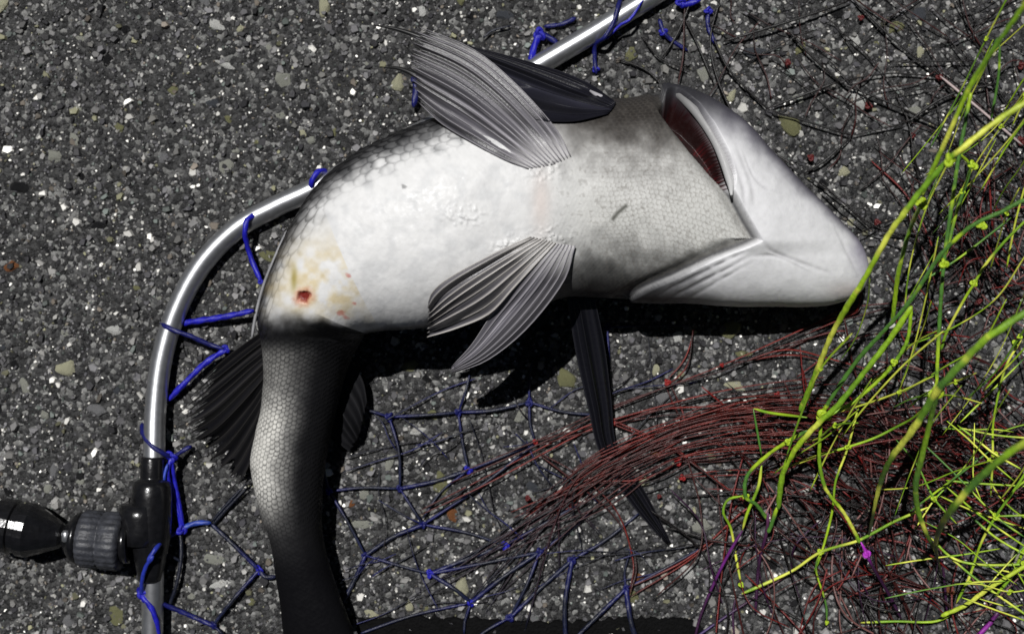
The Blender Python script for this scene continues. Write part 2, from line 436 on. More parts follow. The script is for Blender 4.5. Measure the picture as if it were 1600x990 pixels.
# the open gill slit
slc = catmull([(1052, 162), (1075, 192), (1102, 232), (1126, 270), (1139, 301)], 40)
ds_, _ = segd(x, y, [(1052, 162), (1075, 192), (1102, 232), (1126, 270), (1139, 301)])
sw = np.interp(y, [150, 170, 200, 240, 275, 305], [14, 25, 26, 21, 14, 0])
slit = (1 - sstep(.80, 1.0, ds_ / np.maximum(sw, .1))) * top * (sa_mm < 250)
disp -= .022 * slit
# creases of the throat and folds of the gill membrane
crease = np.zeros_like(x)
for pts, w, a in (([(1182, 373), (1205, 392), (1245, 408), (1300, 428)], 3, 1.0), ([(1170, 398), (1215, 400), (1262, 425)], 3, .7), ([(1150, 235), (1180, 290), (1235, 312)], 2.2, .45),
                  ([(1160, 330), (1150, 280), (1118, 215)], 3, .8), ([(1175, 335), (1165, 285), (1140, 225)], 3, .5), ([(1165, 390), (1100, 420), (1030, 455)], 2.6, 1.0),
                  ([(1172, 398), (1110, 428), (1050, 460)], 2.6, .9), ([(1178, 405), (1120, 436), (1075, 464)], 2.6, .6), ([(1345, 440), (1325, 400), (1300, 350)], 2.5, .5)):
    d, tq = segd(x, y, pts); crease = np.maximum(crease, a * np.exp(-(d / (w * 1.15)) ** 2) * np.sin(math.pi * np.clip(tq, 0.02, .98)) ** .7 * (.35 + 1.1 * fbm(x / 16, y / 16, 77, 2)))
crease *= top * (dV > 0)
disp -= .0007 * crease
disp += .0014 * (fbm(x / 60, y / 60, 5, 2) - .5) * top
disp += .00035 * (fbm(x / 14, y / 14, 15, 3) - .5) * top
for wx, wy in ((850, 265), (862, 372), (725, 335), (800, 385)):
    disp += .0012 * np.exp(-(((x - wx) / 26) ** 2 + ((y - wy) / 16) ** 2)) * sstep(.5, .75, fbm(x / 4.5, y / 4.5, 61, 2)) * top
# scales
breast = sstep(800, 930, x + 40 * (fbm(x / 30, y / 30, 8) - .5)) * (1 - sstep(-4, 2, dV)) * (sa_mm < 270)
tailw = sstep(505, 535, y) * (sa_mm > 330) * sstep(.0, .3, (row[:, 5] < 66)[:, None] * 1.0)
flank_u = sstep(.62, .84, tt) * (1 - breast) * (dV < 0) * (1 - tailw)
flank_l = (1 - sstep(.06, .16, tt)) * (1 - breast) * (dV < 0) * (1 - tailw)
hS, eS = scales(sa_mm, wmid + 1.2 * (fbm(x / 22, y / 22, 101, 2) - .5) * 2, 2.7); hB, eB = scales(sa_mm, wmid, 6.2)
disp += (.00030 * hS * breast + .00085 * hB * flank_u + .0004 * hB * flank_l + (.00075 - .00055 * sstep(790, 850, y)) * hS * tailw + .00007 * hB * (1 - breast) * (dV < 0)) * top
V = V + N * disp[..., None]
# skin colours, darker in creases and between scales
def mix(c, d, w):
    w = np.clip(w, 0, 1)[..., None]
    return (np.maximum(c, 1e-4) ** .45 * (1 - w) + np.maximum(np.asarray(d, float), 1e-4) ** .45 * w) ** (1 / .45)
n1 = fbm(x / 60, y / 60, 33); n2 = fbm(x / 18, y / 18, 43); n3 = fbm(x / 6, y / 6, 53, 3)
C = np.ones(x.shape + (3,)) * np.array([.70, .70, .695])
C = mix(C, (.50, .51, .52), sstep(.45, .75, n2) * .35)
# trunk: white belly to dark back
edge_u = np.interp(sa_mm, [110, 150, 200, 250, 300, 340], [.76, .76, .76, .74, .72, .74])
wdark = sstep(edge_u - .10, edge_u + .14, tt + (n2 - .5) * .07) * (1 - breast)
C = mix(C, (.008, .008, .009), np.clip(wdark + np.clip(wdark * 4, 0, 1) * (1 - .6 * wdark) * (eB - .5) * .34 * (.3 + 1.4 * n1)  + .05 * flank_u * eB + .35 * (n2 - .5) * np.clip(wdark * 4, 0, 1) * (1 - wdark), 0, 1) * (dV < 0))
C = mix(C, (.03, .03, .03), (1 - sstep(.03, .14, tt + (n2 - .5) * .05)) * (1 - breast) * (dV < 0))
# breast, greyer, with fine scales
cb = np.ones_like(C) * np.array([.60, .60, .575])
cb = mix(cb, (.68, .68, .66), sstep(.40, .58, tt) * (1 - sstep(.60, .72, tt)) * (1 - sstep(1000, 1120, x)))
wb = sstep(.51, .79, tt + (n1 - .5) * .08 + (n2 - .5) * .12 - .05 * sstep(1040, 1120, x) + .05 * sstep(900, 980, x)) * .96
cb = mix(cb, (.68, .68, .66), (1 - sstep(850, 960, x)) * .8); cb = mix(cb, (.022, .019, .017), wb)
cb = mix(cb, (.018, .018, .018), (1 - sstep(.16, .44, tt + (n2 - .5) * .12)) * .95)
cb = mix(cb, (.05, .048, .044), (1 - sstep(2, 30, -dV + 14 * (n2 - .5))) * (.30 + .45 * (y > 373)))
cb = mix(cb, (.12, .11, .095), eS * .34 * (.4 + 1.2 * n1) * sstep(880, 1000, x))
cb = mix(cb, (.10, .09, .08), sstep(.62, .75, n3) * .25)
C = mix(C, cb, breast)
# yellow stained vent end, with the red vent
stain = np.exp(-(((x - 510) / 88) ** 2 + ((y - 445) / 58) ** 2)) * (sa_mm > 300)
C = mix(C, (.62, .50, .28), np.clip(stain * (.35 + 2.2 * (n2 - .42)), 0, .75))
st2 = np.exp(-(((x - 459) / 5) ** 2 + ((y - 436) / 20) ** 2)) * (sa_mm > 300)
C = mix(C, (.30, .24, .06), st2 * .8)
vent = np.hypot((x - 475) * .9, y - 463) + 8 * (n3 - .5) + 5 * (n2 - .5)
vw = (1 - sstep(7, 12, vent)) * (sa_mm > 300)
C = mix(C, (.55, .22, .12), (1 - sstep(9, 20, vent)) * .6 * (sa_mm > 300)); C = mix(C, (.16, .015, .01), vw)
V = V - N * (.0022 * vw * top)[..., None]
for bx, by, br in ((533, 489, 4), (540, 495, 4), (553, 474, 3), (545, 430, 2.5), (632, 292, 2.6)):
    C = mix(C, (.5, .10, .08) if bx < 600 else (.08, .08, .08), (1 - sstep(br * .4, br * 1.5, np.hypot((x - bx) * .6 + (y - by) * .5, y - by - .5 * (x - bx)) + 7 * (n3 - .5))) * (sa_mm > 200) * .5)
dcut, _ = segd(x, y, [(958, 342), (966, 332), (978, 322)])
C = mix(C, (.06, .06, .05), .8 * np.exp(-(dcut / 3) ** 2) * top)
# pinkish seam between the pelvic fins
seam = np.exp(-((x - 845) / 14) ** 2) * (sa_mm < 290) * np.exp(-((y - 315) / 45) ** 2)
C = mix(C, (.66, .58, .54), seam * .7)
# tail stalk
ct = np.ones_like(C) * np.array([.009, .009, .010])
sil = sstep(.34, .66, tt + .07 * (n2 - .5)) * (.5 * sstep(520, 560, y) + .5 * sstep(590, 670, y)) * (1 - .9 * sstep(750, 850, y)) * (1 - sstep(850, 940, y)) * (1 - .5 * sstep(.9, 1, tt))
ct = mix(ct, (.60, .59, .55), np.clip(sil * (.8 + .4 * n3), 0, 1) * (1 - .5 * eS * (.3 + 1.3 * n2)))
ct = mix(ct, (.004, .004, .005), sstep(830, 900, y) * .8)
C = mix(C, ct, np.clip(sstep(484, 522, y + 22 * (n2 - .5)) * (sa_mm > 335), 0, 1))
# head
ch = np.ones_like(C) * np.array([.74, .74, .755])
ch = mix(ch, (.09, .085, .11), sstep(.66, .90, tt + .08 * (n2 - .5)))
ch = mix(ch, (.26, .24, .32), sstep(1318, 1350, x + 20 * (n2 - .5)) * .8 * sstep(.3, .8, tt))
ch = mix(ch, (.62, .54, .52), np.exp(-(((x - 1325) / 30) ** 2 + ((y - 455) / 14) ** 2)) * .6)
ch = mix(ch, (.34, .33, .35), crease * .35)
ch = mix(ch, (.035, .035, .04), sstep(.66, .84, tt) * (1 - sstep(1060, 1170, x)))
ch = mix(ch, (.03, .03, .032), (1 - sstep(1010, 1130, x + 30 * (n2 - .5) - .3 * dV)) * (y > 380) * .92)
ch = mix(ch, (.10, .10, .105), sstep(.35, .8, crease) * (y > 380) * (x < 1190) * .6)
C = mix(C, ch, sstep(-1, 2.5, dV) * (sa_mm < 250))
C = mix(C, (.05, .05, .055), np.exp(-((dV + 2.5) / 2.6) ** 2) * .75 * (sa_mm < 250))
gfil = .5 + .5 * np.sin((x + y * .6) * .9)
C = mix(C, np.array([.014, .001, .0015]), sstep(.15, .6, slit)); C = mix(C, np.array([.085, .007, .009]), sstep(.5, .9, slit) * gfil * sstep(.4, .6, n2) * .9)
C = mix(C, (.03, .03, .034), under * .85 * (tt > .5)); C = mix(C, (.10, .10, .105), under * .6 * (tt <= .5))
C = np.clip(C * (.93 + .14 * n3)[..., None], 0.004, .86)
i = np.arange(NS - 1)[:, None] * NTH; j = np.arange(NTH)[None]; j2 = (j + 1) % NTH
F = np.stack([i + j, i + NTH + j, i + NTH + j2, i + j2], -1).reshape(-1, 4)
gl = np.clip(1 - .85 * sstep(500, 560, y) * (sa_mm > 335) * (1 - .6 * np.clip(sil, 0, 1)) - .6 * sstep(.3, .9, wdark) * (1 - breast), .1, 1)
C = np.concatenate([C, gl[..., None]], -1)
Vf = np.vstack([V.reshape(-1, 3), V[0].mean(0), V[-1].mean(0)]); Cf = np.vstack([C.reshape(-1, 4), C[0].mean(0), C[-1].mean(0)])
j = np.arange(NTH); j2 = (j + 1) % NTH; e0 = NS * NTH
caps = np.vstack([np.stack([np.full(NTH, e0), j, j2], -1), np.stack([np.full(NTH, e0 + 1), (NS - 1) * NTH + j2, (NS - 1) * NTH + j], -1)])
link('body', mesh_np('body', Vf, [F, caps], Cf), M_BODY, fish)

# height of the skin over each spot of the measuring grid, so that fins lie on it
ZG = np.zeros((330, 480))
tv = V[:, :NT].reshape(-1, 3); kq = S * (H - tv[:, 2]) / H
gx = np.clip(((tv[:, 0] / kq + 800) / 3).astype(int), 0, 479); gy = np.clip(((495 - tv[:, 1] / kq) / 3).astype(int), 0, 329)
np.maximum.at(ZG, (gy, gx), tv[:, 2])
for _ in range(2):
    ZG = np.maximum.reduce([ZG] + [np.roll(ZG, d, a) for d in (-1, 1) for a in (0, 1)])
def skin_z(px_, py_):
    return ZG[np.clip((np.asarray(py_) / 3).astype(int), 0, 329), np.clip((np.asarray(px_) / 3).astype(int), 0, 479)]

M_WET = vcol_mat('wet_black_fin', 0.12, 0.4, bump=(420, 0.5, 0.0012))
def fin(name, curves, zs, nray, dark, light, thick=.0005, ridge=.00028, nv=36, per=7, label=None, ray_r=.00036, tip_dark=.0, frag=.0, lift=0, zpow=1.0, root=None):
    """curves: outlines of rays in photo pixels, first to last; zs: heights (mm) at root and tip of each"""
    nu = nray * per + 1
    cu = []
    for cpts, (z0, z1) in zip(curves, zs):
        q = catmull(cpts, nv); zz = (z1 + (z0 - z1) * np.linspace(1, 0, nv) ** zpow) / 1000
        cu.append(np.array([P(a, b, z) for (a, b), z in zip(q, zz)]))
    cu = np.array(cu)                                        # (m,nv,3)
    G = catmull(cu.reshape(len(cu), -1), nu).reshape(nu, nv, 3)
    r_ = np.random.default_rng(abs(hash(name)) % 1000 if False else len(name) * 7 + nray)
    # ragged tips
    if frag:
        fr = 1 - frag * r_.random(nu) * (np.arange(nu) % per > 0)
        for a in range(nu):
            G[a] = catmull(G[a], nv) if fr[a] == 1 else np.stack([np.interp(np.linspace(0, fr[a], nv), np.linspace(0, 1, nv), G[a][:, q]) for q in range(3)], -1)
    uu = np.arange(nu) / per
    if lift:
        gk = S * (H - G[..., 2]) / H; gpx = G[..., 0] / gk + 800; gpy = 495 - G[..., 1] / gk
        zz = np.maximum(G[..., 2], skin_z(gpx, gpy) + lift / 1000 * np.interp(np.linspace(0, 1, nv), [0, .15, 1], [-.4, .5, 1])[None])
        for _ in range(6):
            zz[:, 1:-1] = np.maximum(zz[:, 1:-1], (zz[:, :-2] + zz[:, 2:]) / 2)
            zz[1:-1] = .5 * zz[1:-1] + .25 * (zz[:-2] + zz[2:])
        G = np.stack([(gpx - 800) * S * (H - zz) / H, -(gpy - 495) * S * (H - zz) / H, zz], -1)
    ph = .5 + .5 * np.cos(2 * math.pi * uu)
    fold = .0016 * np.interp(uu, np.arange(nray + 1), r_.normal(0, 1, nray + 1))
    vv = np.linspace(0, 1, nv)
    G[..., 2] += (ph * ridge + fold)[:, None] * np.minimum(1, vv * 3)[None]
    top_ = G.copy(); bot = G.copy(); bot[..., 2] -= thick
    Vv = np.vstack([top_.reshape(-1, 3), bot.reshape(-1, 3)])
    a = np.arange(nu - 1)[:, None] * nv; b = np.arange(nv - 1)[None]; n0 = nu * nv
    Ft = np.stack([a + b, a + b + 1, a + nv + b + 1, a + nv + b], -1).reshape(-1, 4)
    Fb = Ft[:, ::-1] + n0
    ed = np.concatenate([np.arange(nv), np.arange(1, nu) * nv + nv - 1, ((nu - 1) * nv + np.arange(nv))[::-1][1:], (np.arange(nu - 1) * nv)[::-1]])
    Fs = np.stack([ed[:-1], ed[:-1] + n0, ed[1:] + n0, ed[1:]], -1)
    rv = r_.random(nray + 1); tone = np.interp(uu, np.arange(0, nray + 1, .5), np.exp(r_.normal(0, .48, 2 * nray + 2)))
    nz = .7 + .6 * fbm(uu[:, None] * 3 + 0 * vv[None], vv[None] * 7 + 0 * uu[:, None], 71)
    w = np.clip(ph[:, None] ** 2 * (.35 + .4 * np.interp(uu, np.arange(nray + 1), rv))[:, None] + .30 * (1 - vv[None]) ** 3 + .5 * (uu[:, None] < .25), 0, 1)
    Cc = np.asarray(dark) * (1 - w[..., None]) + np.asarray(light) * w[..., None]
    Cc = np.clip(Cc * tone[:, None, None] * nz[..., None] * (1 - tip_dark * vv[None, :, None] ** 2), .004, .8)
    if root is not None:
        rw = (1 - sstep(.02, .26, vv[None] + .12 * (nz - 1)))[..., None]; Cc = Cc * (1 - rw) + np.array(root) * rw
    Cc = np.vstack([Cc.reshape(-1, 3)] * 2)
    wet = .22 if max(dark) < .02 and zpow == 1 else 1.0
    Cc = np.hstack([Cc, np.full((len(Cc), 1), wet)])
    o = link(name, mesh_np(name, Vv, [Ft, Fb, Fs], Cc), M_FIN, fish)
    if label: o['label'] = label
    if zpow > 1: o.data.materials[0] = M_WET
    for q in range(nray + 1):
        pth = G[q * per][::2].copy(); pth[:, 2] += .0001
        tv, tf = tube_geo(pth, np.linspace(ray_r, ray_r * .4, len(pth)), 5)
        cc = np.ones((len(tv), 3)) * np.asarray(light) * (.7 + .6 * rv[q])
        link('fin_ray', mesh_np('fin_ray', tv, tf, np.hstack([np.clip(cc, 0, .8), np.full((len(cc), 1), wet)])), M_RAY, o)
    return o

GREYD, GREYL = (.050, .048, .056), (.25, .24, .26)
fin('pelvic_fin', [[(892, 246), (866, 198), (805, 130), (738, 76), (645, 38)], [(862, 258), (790, 190), (720, 135), (636, 92)], [(826, 264), (785, 247), (738, 222), (690, 193), (652, 158)]],
    [(93, 74), (96, 78), (99, 86)], 12, GREYD, GREYL, frag=.10, tip_dark=.72, lift=2.5, root=(.55, .54, .54), label='grey upper pelvic fin spread over the flank')
o = fin('pelvic_fin', [[(898, 384), (880, 440), (824, 512), (762, 562), (705, 583)], [(868, 380), (812, 440), (768, 492), (737, 538), (704, 574)]],
    [(90, 60), (93, 60)], 6, GREYD, GREYL, frag=.03, lift=2.5, root=(.55, .54, .54), label='grey lower pelvic fin split into two lobes')
o2 = fin('pelvic_fin_lobe', [[(868, 379), (806, 446), (766, 489), (716, 512), (667, 527)], [(850, 374), (780, 420), (712, 466), (667, 500)], [(830, 370), (770, 397), (702, 434), (676, 456), (669, 474)]],
    [(94, 66), (97, 70), (99, 78)], 8, GREYD, (.42, .40, .38), frag=.04, lift=2.5, root=(.58, .57, .56))
fin('pectoral_fin', [[(962, 160), (905, 121), (810, 90), (718, 66)], [(958, 168), (890, 145), (800, 110), (722, 78)], [(950, 178), (885, 190), (805, 178), (730, 122)]],
    [(58, 54), (60, 56), (62, 58)], 8, (.006, .006, .009), (.014, .014, .020), lift=1.5, label='dark upper pectoral fin behind the grey one')
fin('pectoral_fin', [[(886, 462), (900, 550), (920, 640), (938, 708), (985, 785), (1042, 850)], [(928, 462), (944, 540), (954, 620), (964, 700), (1008, 768), (1048, 846)]],
    [(42, 4), (42, 4)], 5, (.005, .005, .007), (.014, .014, .018), nv=60, ridge=.0005, thick=.001, zpow=2.4, ray_r=.0003, label='long black lower pectoral fin trailing on the asphalt')
fin('anal_fin', [[(440, 500), (402, 523), (352, 560), (303, 606)], [(425, 560), (388, 596), (335, 645), (291, 672)], [(412, 645), (402, 690), (388, 730), (373, 758)]],
    [(38, 20), (30, 14), (26, 12)], 13, (.004, .004, .005), (.022, .021, .021), frag=.30, label='ragged black fin fanned beside the tail stalk')
fin('dorsal_fin', [[(540, 555), (556, 575), (568, 598), (574, 632)], [(525, 610), (540, 640), (555, 665), (562, 680)], [(510, 660), (522, 682), (534, 696), (547, 706)]],
    [(22, 12), (20, 10), (18, 8)], 7, (.006, .006, .007), (.022, .022, .024), frag=.12)
fin('tail_fin', [[(446, 985), (438, 1060), (410, 1150), (370, 1230)], [(505, 1000), (515, 1080), (520, 1140), (525, 1190)], [(556, 985), (590, 1060), (640, 1140), (690, 1220)]],
    [(18, 9), (18, 9), (18, 9)], 14, (.008, .008, .010), (.03, .03, .032), frag=.1)
# the two dark spine tips that stick out past the upper fins
for pts, z0, z1 in (([(700, 78), (655, 58), (620, 46), (588, 40)], 66, 60), ([(690, 140), (650, 118), (622, 107), (600, 106)], 64, 58)):
    q = catmull(pts, 20); zz = np.linspace(z0, z1, 20) / 1000
    tv, tf = tube_geo(np.array([P(a, b, z) for (a, b), z in zip(q, zz)]), np.linspace(.0022, .0004, 20), 7)
    link('spine', mesh_np('spine', tv, tf, np.ones((len(tv), 3)) * .012), M_RAY, fish)
# pale socket of the dark fin
tv, tf = tube_geo(np.array([P(*q) for q in ((922, 142, .060), (938, 152, .063), (956, 166, .066), (966, 176, .064))]), [.0006, .0016, .002, .0008], 10)
link('fin_socket', mesh_np('fin_socket', tv, tf, np.ones((len(tv), 3)) * np.array([.40, .39, .41])), M_BODY, fish)
# flap edge of the open gill cover
q = catmull([(1030, 134), (1060, 148), (1090, 178), (1120, 225), (1140, 280), (1143, 305)], 30)
tv, tf = tube_geo(np.array([P(a, b, z) for (a, b), z in zip(q, np.interp(np.linspace(0, 1, 30), [0, .3, 1], [.052, .066, .085]))]), np.interp(np.linspace(0, 1, 30), [0, .3, .8, 1], [.0012, .0026, .0022, .0006]), 10)
link('gill_cover_edge', mesh_np('gill_cover_edge', tv, tf, np.linspace(.05, .55, len(tv))[:, None] * np.ones((1, 3))), M_BODY, fish)

# ------------------------------------------------------------------ landing net
net = empty('landing_net')
tag(net, 'landing net with aluminium hoop, black yoke and blue, red and green cords', 'net')
hp = [(238, 1160, 7), (238, 1000, 9), (239, 900, 12), (240, 800, 13), (241, 715, 12), (243, 640, 9), (253, 560, 7.5), (277, 482, 6.5), (316, 412, 6.3), (370, 357, 6.2), (430, 323, 6.2), (500, 290, 6.2),
      (660, 205, 6.2), (780, 138, 6.2), (845, 100, 6.2), (930, 50, 6.2), (1010, 0, 6.2), (1150, -85, 6.2), (1400, -190, 6.2), (1750, -230, 6.2), (2100, -120, 6.2), (2350, 150, 6.2), (2420, 480, 6.2), (2350, 820, 6.2), (2050, 1120, 6.2), (1650, 1290, 6.2), (1150, 1350, 6.2), (700, 1360, 6.2), (380, 1300, 6.4), (238, 1160, 7)]
hpw = catmull(np.array([P(a, b, z / 1000) for a, b, z in hp]), 420)
tv, tf = tube_geo(hpw, .0059, 24)
link('hoop', mesh_np('hoop', tv, tf), M_ALU, net)
# yoke sleeve on the hoop
YZ = .0135
px = S * .98
prof = [(0, 15), (.005, 17.5), (.02, 18.5), (.16, 19), (.18, 19), (.185, 22), (.20, 27), (.24, 30), (.32, 31.5), (.5, 32), (.64, 31), (.74, 28), (.84, 24), (.93, 20), (.985, 18.5), (1, 16)]
tv, tf = lathe([(t, r * px) for t, r in prof], P(239, 713, YZ), P(234, 908, YZ), 32)
tv[:, 2] = np.maximum(tv[:, 2], .0012)
yoke = link('yoke', mesh_np('yoke', tv, tf), M_PLAST, net)
tv, tf = lathe([(0, 22 * px), (.02, 34 * px), (.3, 35 * px), (.7, 35 * px), (.98, 34 * px), (1, 22 * px)], P(222, 786, YZ + .0005), P(221, 850, YZ + .0005), 32)
tv[:, 2] = np.maximum(tv[:, 2], .001)
link('band', mesh_np('band', tv, tf), M_PLAST, yoke)
# branch: knurled collar, hinge pieces, handle
HZ = .0165
tv, tf = lathe([(0, 26 * px), (.02, 33 * px), (1, 33 * px)], P(204, 846, HZ), P(192, 846, HZ), 28); link('flange', mesh_np('flange', tv, tf), M_PLAST, net)
tv, tf = lathe([(0, 30 * px), (.04, 43 * px), (.10, 45 * px), (.45, 44.5 * px), (.47, 42.5 * px), (.50, 42.5 * px), (.52, 44.5 * px), (.85, 44 * px), (.93, 42 * px), (.97, 36 * px), (1, 30 * px)], P(194, 846, HZ), P(124, 840, HZ), 96, ribs=24, rib_amp=.7 * px)
link('knurled_collar', mesh_np('knurled_collar', tv, tf), M_KNURL, net)
tv, tf = lathe([(0, 41 * px), (.3, 38 * px), (.65, 26 * px), (.9, 15 * px), (1, 13 * px)], P(126, 840, HZ), P(96, 837, HZ), 24); link('hinge_cone', mesh_np('hinge_cone', tv, tf), M_PLAST, net)
tv, tf = lathe([(0, 12 * px), (.06, 20 * px), (.3, 33 * px), (.45, 40 * px), (.5, 42.5 * px), (.62, 42.5 * px), (.64, 39 * px), (.72, 39 * px), (.74, 43 * px), (.96, 42 * px), (1, 38 * px)], P(102, 838, HZ), P(-6, 818, HZ), 22)
link('hinge_block', mesh_np('hinge_block', tv, tf, smooth=False), M_PLAST, net)
tv, tf = lathe([(0, 4 * px), (.1, 6.5 * px), (.8, 6.5 * px), (1, 4 * px)], P(103, 846, HZ + .011), P(103, 828, HZ + .011), 14)
link('hinge_pin', mesh_np('hinge_pin', tv, tf), M_ALU, net)
tv, tf = lathe([(0, 36 * px), (.02, 38 * px), (.98, 38 * px), (1, 34 * px)], P(-4, 818, HZ), P(-900, 700, HZ), 24); link('handle', mesh_np('handle', tv, tf), M_PLAST, net)

# cords -----------------------------------------------------------
BLUE, BLUED, INK = (.010, .010, .34), (.006, .008, .10), (.006, .008, .018)
RED, MAROON, BLACKISH = (.19, .018, .012), (.050, .008, .007), (.007, .005, .005)
GREEN, LIME, YEL, PURP, MAG = (.075, .19, .030), (.36, .52, .025), (.66, .70, .09), (.035, .008, .036), (.42, .03, .48)
BLACKISH_ = (.007, .005, .006)
def cord(name, pts, w, cols, seed=None, banded=None, sides=6, seg=None, taper=False):
    """pts rows (x, y, z mm) in photo pixels, w = width in photo pixels, cols = colours spread along it"""
    pts = [(*p, 3.0) if len(p) == 2 else p for p in pts]
    length = sum(math.hypot(a[0] - b[0], a[1] - b[1]) for a, b in zip(pts, pts[1:]))
    if w > 5.5: sides = 12
    n = seg or max(8, min(220 if w > 5.5 else 60, int(length / (3 if w > 5.5 else 9))))
    q = catmull(pts, n)
    pw = np.array([P(a, b, max(z, .9) / 1000) for a, b, z in q])
    r_ = np.random.default_rng(seed if seed is not None else int(length * 7) + len(pts))
    rad = w * S * .5 * (H - q[:, 2] / 1000) / H * (1 + .06 * (np.interp(np.arange(n), np.arange(0, n + 6, 5), r_.normal(0, 1, len(np.arange(0, n + 6, 5)))).clip(-2, 2)))
    rad[[0, -1]] *= .35; rad[[1, -2]] *= .8
    if taper: rad = rad * np.interp(np.linspace(0, 1, n), [0, .6, 1], [1, .95, .25])
    tv, tf = tube_geo(pw, rad, sides, ply=3 if w > 5.5 else 0, pitch=w * S * .42)
    cc = np.atleast_2d(np.array(cols, float)); t = np.linspace(0, 1, n)
    cl = np.stack([np.interp(t, np.linspace(0, 1, len(cc)), cc[:, k]) for k in range(3)], -1) if len(cc) > 1 else np.repeat(cc, n, 0)
    if banded is not None:
        nz = np.interp(t * length / 28, np.arange(80), r_.random(80))
        b = sstep(.55, .78, nz)[:, None]; cl = cl * (1 - b) + np.array(banded) * b
    cl = cl * r_.uniform(.8, 1.2, (n, 1))
    c_ = np.vstack([np.repeat(cl, sides, 0), cl[:1], cl[-1:]])
    return link(name, mesh_np(name, tv, tf, np.clip(c_, 0.002, .85)), M_CORD, net)
# a knot: an overhand turn of cord, shared by colour
def knot_mesh(col):
    t = np.linspace(0, 2 * math.pi, 37)
    p = np.stack([np.sin(t) + 2 * np.sin(2 * t), np.cos(t) - 2 * np.cos(2 * t), -np.sin(3 * t)], -1) / 3
    tv, tf = tube_geo(p, .40, 6)
    return mesh_np('knot', tv, tf, np.ones((len(tv), 3)) * np.array(col) * rng.uniform(.75, 1.2, (len(tv), 1)))
KM = {k: knot_mesh(c) for k, c in (('blue', BLUE), ('ink', BLUED), ('red', (.26, .012, .011)), ('maroon', (.10, .010, .010)), ('lime', (.40, .56, .02)), ('magenta', MAG))}
for m_ in KM.values(): m_.materials.append(M_CORD)
def knot(kind, x, y, w, z=3.0):
    o = bpy.data.objects.new(kind + '_knot', KM[kind]); COL.objects.link(o); o.parent = net
    r = w * S * .5 / 1.25 * (.72 if kind in ('lime', 'red', 'maroon') else .85)
    z = max(z / 1000, r * .55); o.location = P(x, y, z); o.scale = (r * random.uniform(.8, 1.2), r * random.uniform(.8, 1.2), r * .8)
    o.rotation_euler = (random.uniform(-.5, .5), random.uniform(-.5, .5), random.uniform(0, 6.3))

# blue lashings round the hoop
LASH = [([(408, 338, 4), (398, 336, 10), (386, 345, 14), (383, 362, 14.5), (385, 378, 11), (393, 405, 8), (408, 440, 9)], 10, BLUE),
        ([(512, 268, 8), (498, 268, 13), (488, 282, 14), (487, 296, 10)], 10, BLUE),
        ([(286, 505, 4), (305, 502, 6), (350, 495, 9), (397, 485, 12)], 11, BLUE),
        ([(252, 503, 5), (258, 509, 12), (275, 517, 14.2), (298, 525, 13), (325, 537, 10), (352, 546, 9)], 9, BLUED),
        ([(352, 546, 9), (320, 568, 8), (290, 597, 7), (262, 626, 5)], 11, BLUE),
        ([(222, 660, 5), (224, 678, 12), (236, 695, 17), (252, 706, 16), (268, 714, 12)], 9, BLUED),
        ([(268, 714, 12), (262, 742, 12), (272, 775, 8), (281, 806, 6), (283, 828, 5)], 9, BLUE),
        ([(268, 714, 12), (272, 745, 9), (279, 780, 7), (284, 810, 6), (286, 826, 5)], 8, BLUE),
        ([(262, 724, 14), (256, 752, 14), (266, 780, 9), (278, 805, 6), (283, 824, 5)], 7, (.02, .05, .38)),
        ([(270, 716, 11), (284, 705, 8), (300, 696, 6)], 8, BLUED),
        ([(283, 826, 5), (305, 817, 4), (330, 816, 4)], 10, (.02, .05, .30)),
        ([(286, 826, 5), (262, 840, 10), (245, 855, 24), (232, 875, 26), (240, 868, 27)], 8, (.015, .03, .30)),
        ([(240, 868, 27), (228, 885, 25), (222, 908, 21), (222, 930, 14)], 8, (.015, .03, .30)),
        ([(216, 918, 6), (222, 930, 15), (236, 948, 16), (246, 975, 14), (248, 1005, 10)], 10, BLUE),
        ([(224, 930, 15), (260, 945, 9), (300, 962, 5), (336, 978, 4)], 9, BLUED),
        ([(282, 830, 4), (283, 870, 5), (276, 912, 5), (263, 950, 3)], 7, INK),
        ([(255, 862, 8), (275, 872, 5), (284, 878, 4)], 5, INK),
        ([(843, 52, 5), (836, 70, 6), (828, 98, 9)], 12, BLUE), ([(843, 52, 5), (856, 58, 4), (872, 68, 4)], 10, BLUED),
        ([(972, -10, 4), (966, 10, 13), (958, 36, 14), (945, 58, 14), (931, 70, 7), (929, 90, 4), (932, 116, 3)], 8, BLUED),
        ([(1005, 0, 13), (985, 30, 14), (968, 40, 12), (948, 62, 10)], 6, BLUE),
        ([(645, 120, 5), (650, 140, 6), (646, 168, 6)], 12, BLUED), ([(900, 28, 3), (878, 38, 3), (850, 42, 3)], 8, BLUED),
        ([(800, 40, 3), (770, 48, 3), (755, 60, 3)], 5, INK), ([(1030, 30, 3), (1036, 48, 4), (1048, 62, 3), (1075, 80, 2)], 8, BLUED),
        ([(1108, 10, 3), (1106, 40, 3), (1118, 70, 3)], 8, BLUED), ([(1062, -8, 5), (1066, 8, 5), (1095, 0, 5)], 12, BLUE)]
for pts, w, c in LASH: cord('lashing_cord', pts, w * .82, c)
for x_, y_, w, z in ((352, 546, 20, 9), (268, 714, 24, 12), (284, 827, 20, 6), (843, 54, 24, 6), (1064, 5, 22, 6), (1107, 17, 18, 4), (408, 440, 12, 9), (223, 930, 22, 15), (1036, 50, 16, 4), (931, 108, 14, 3)):
    knot('blue', x_, y_, w, z)
# clear grey rim line against the flank
cord('rim_cord', [(448, 360, 14), (428, 405, 12), (412, 445, 10), (400, 490, 9), (393, 530, 8)], 5, (.25, .25, .26))
for d in (0, 7): cord('mesh_cord', [(330, 816 + d, 3), (352, 790 + d, 4), (385, 755 + d, 6)], 5, INK)

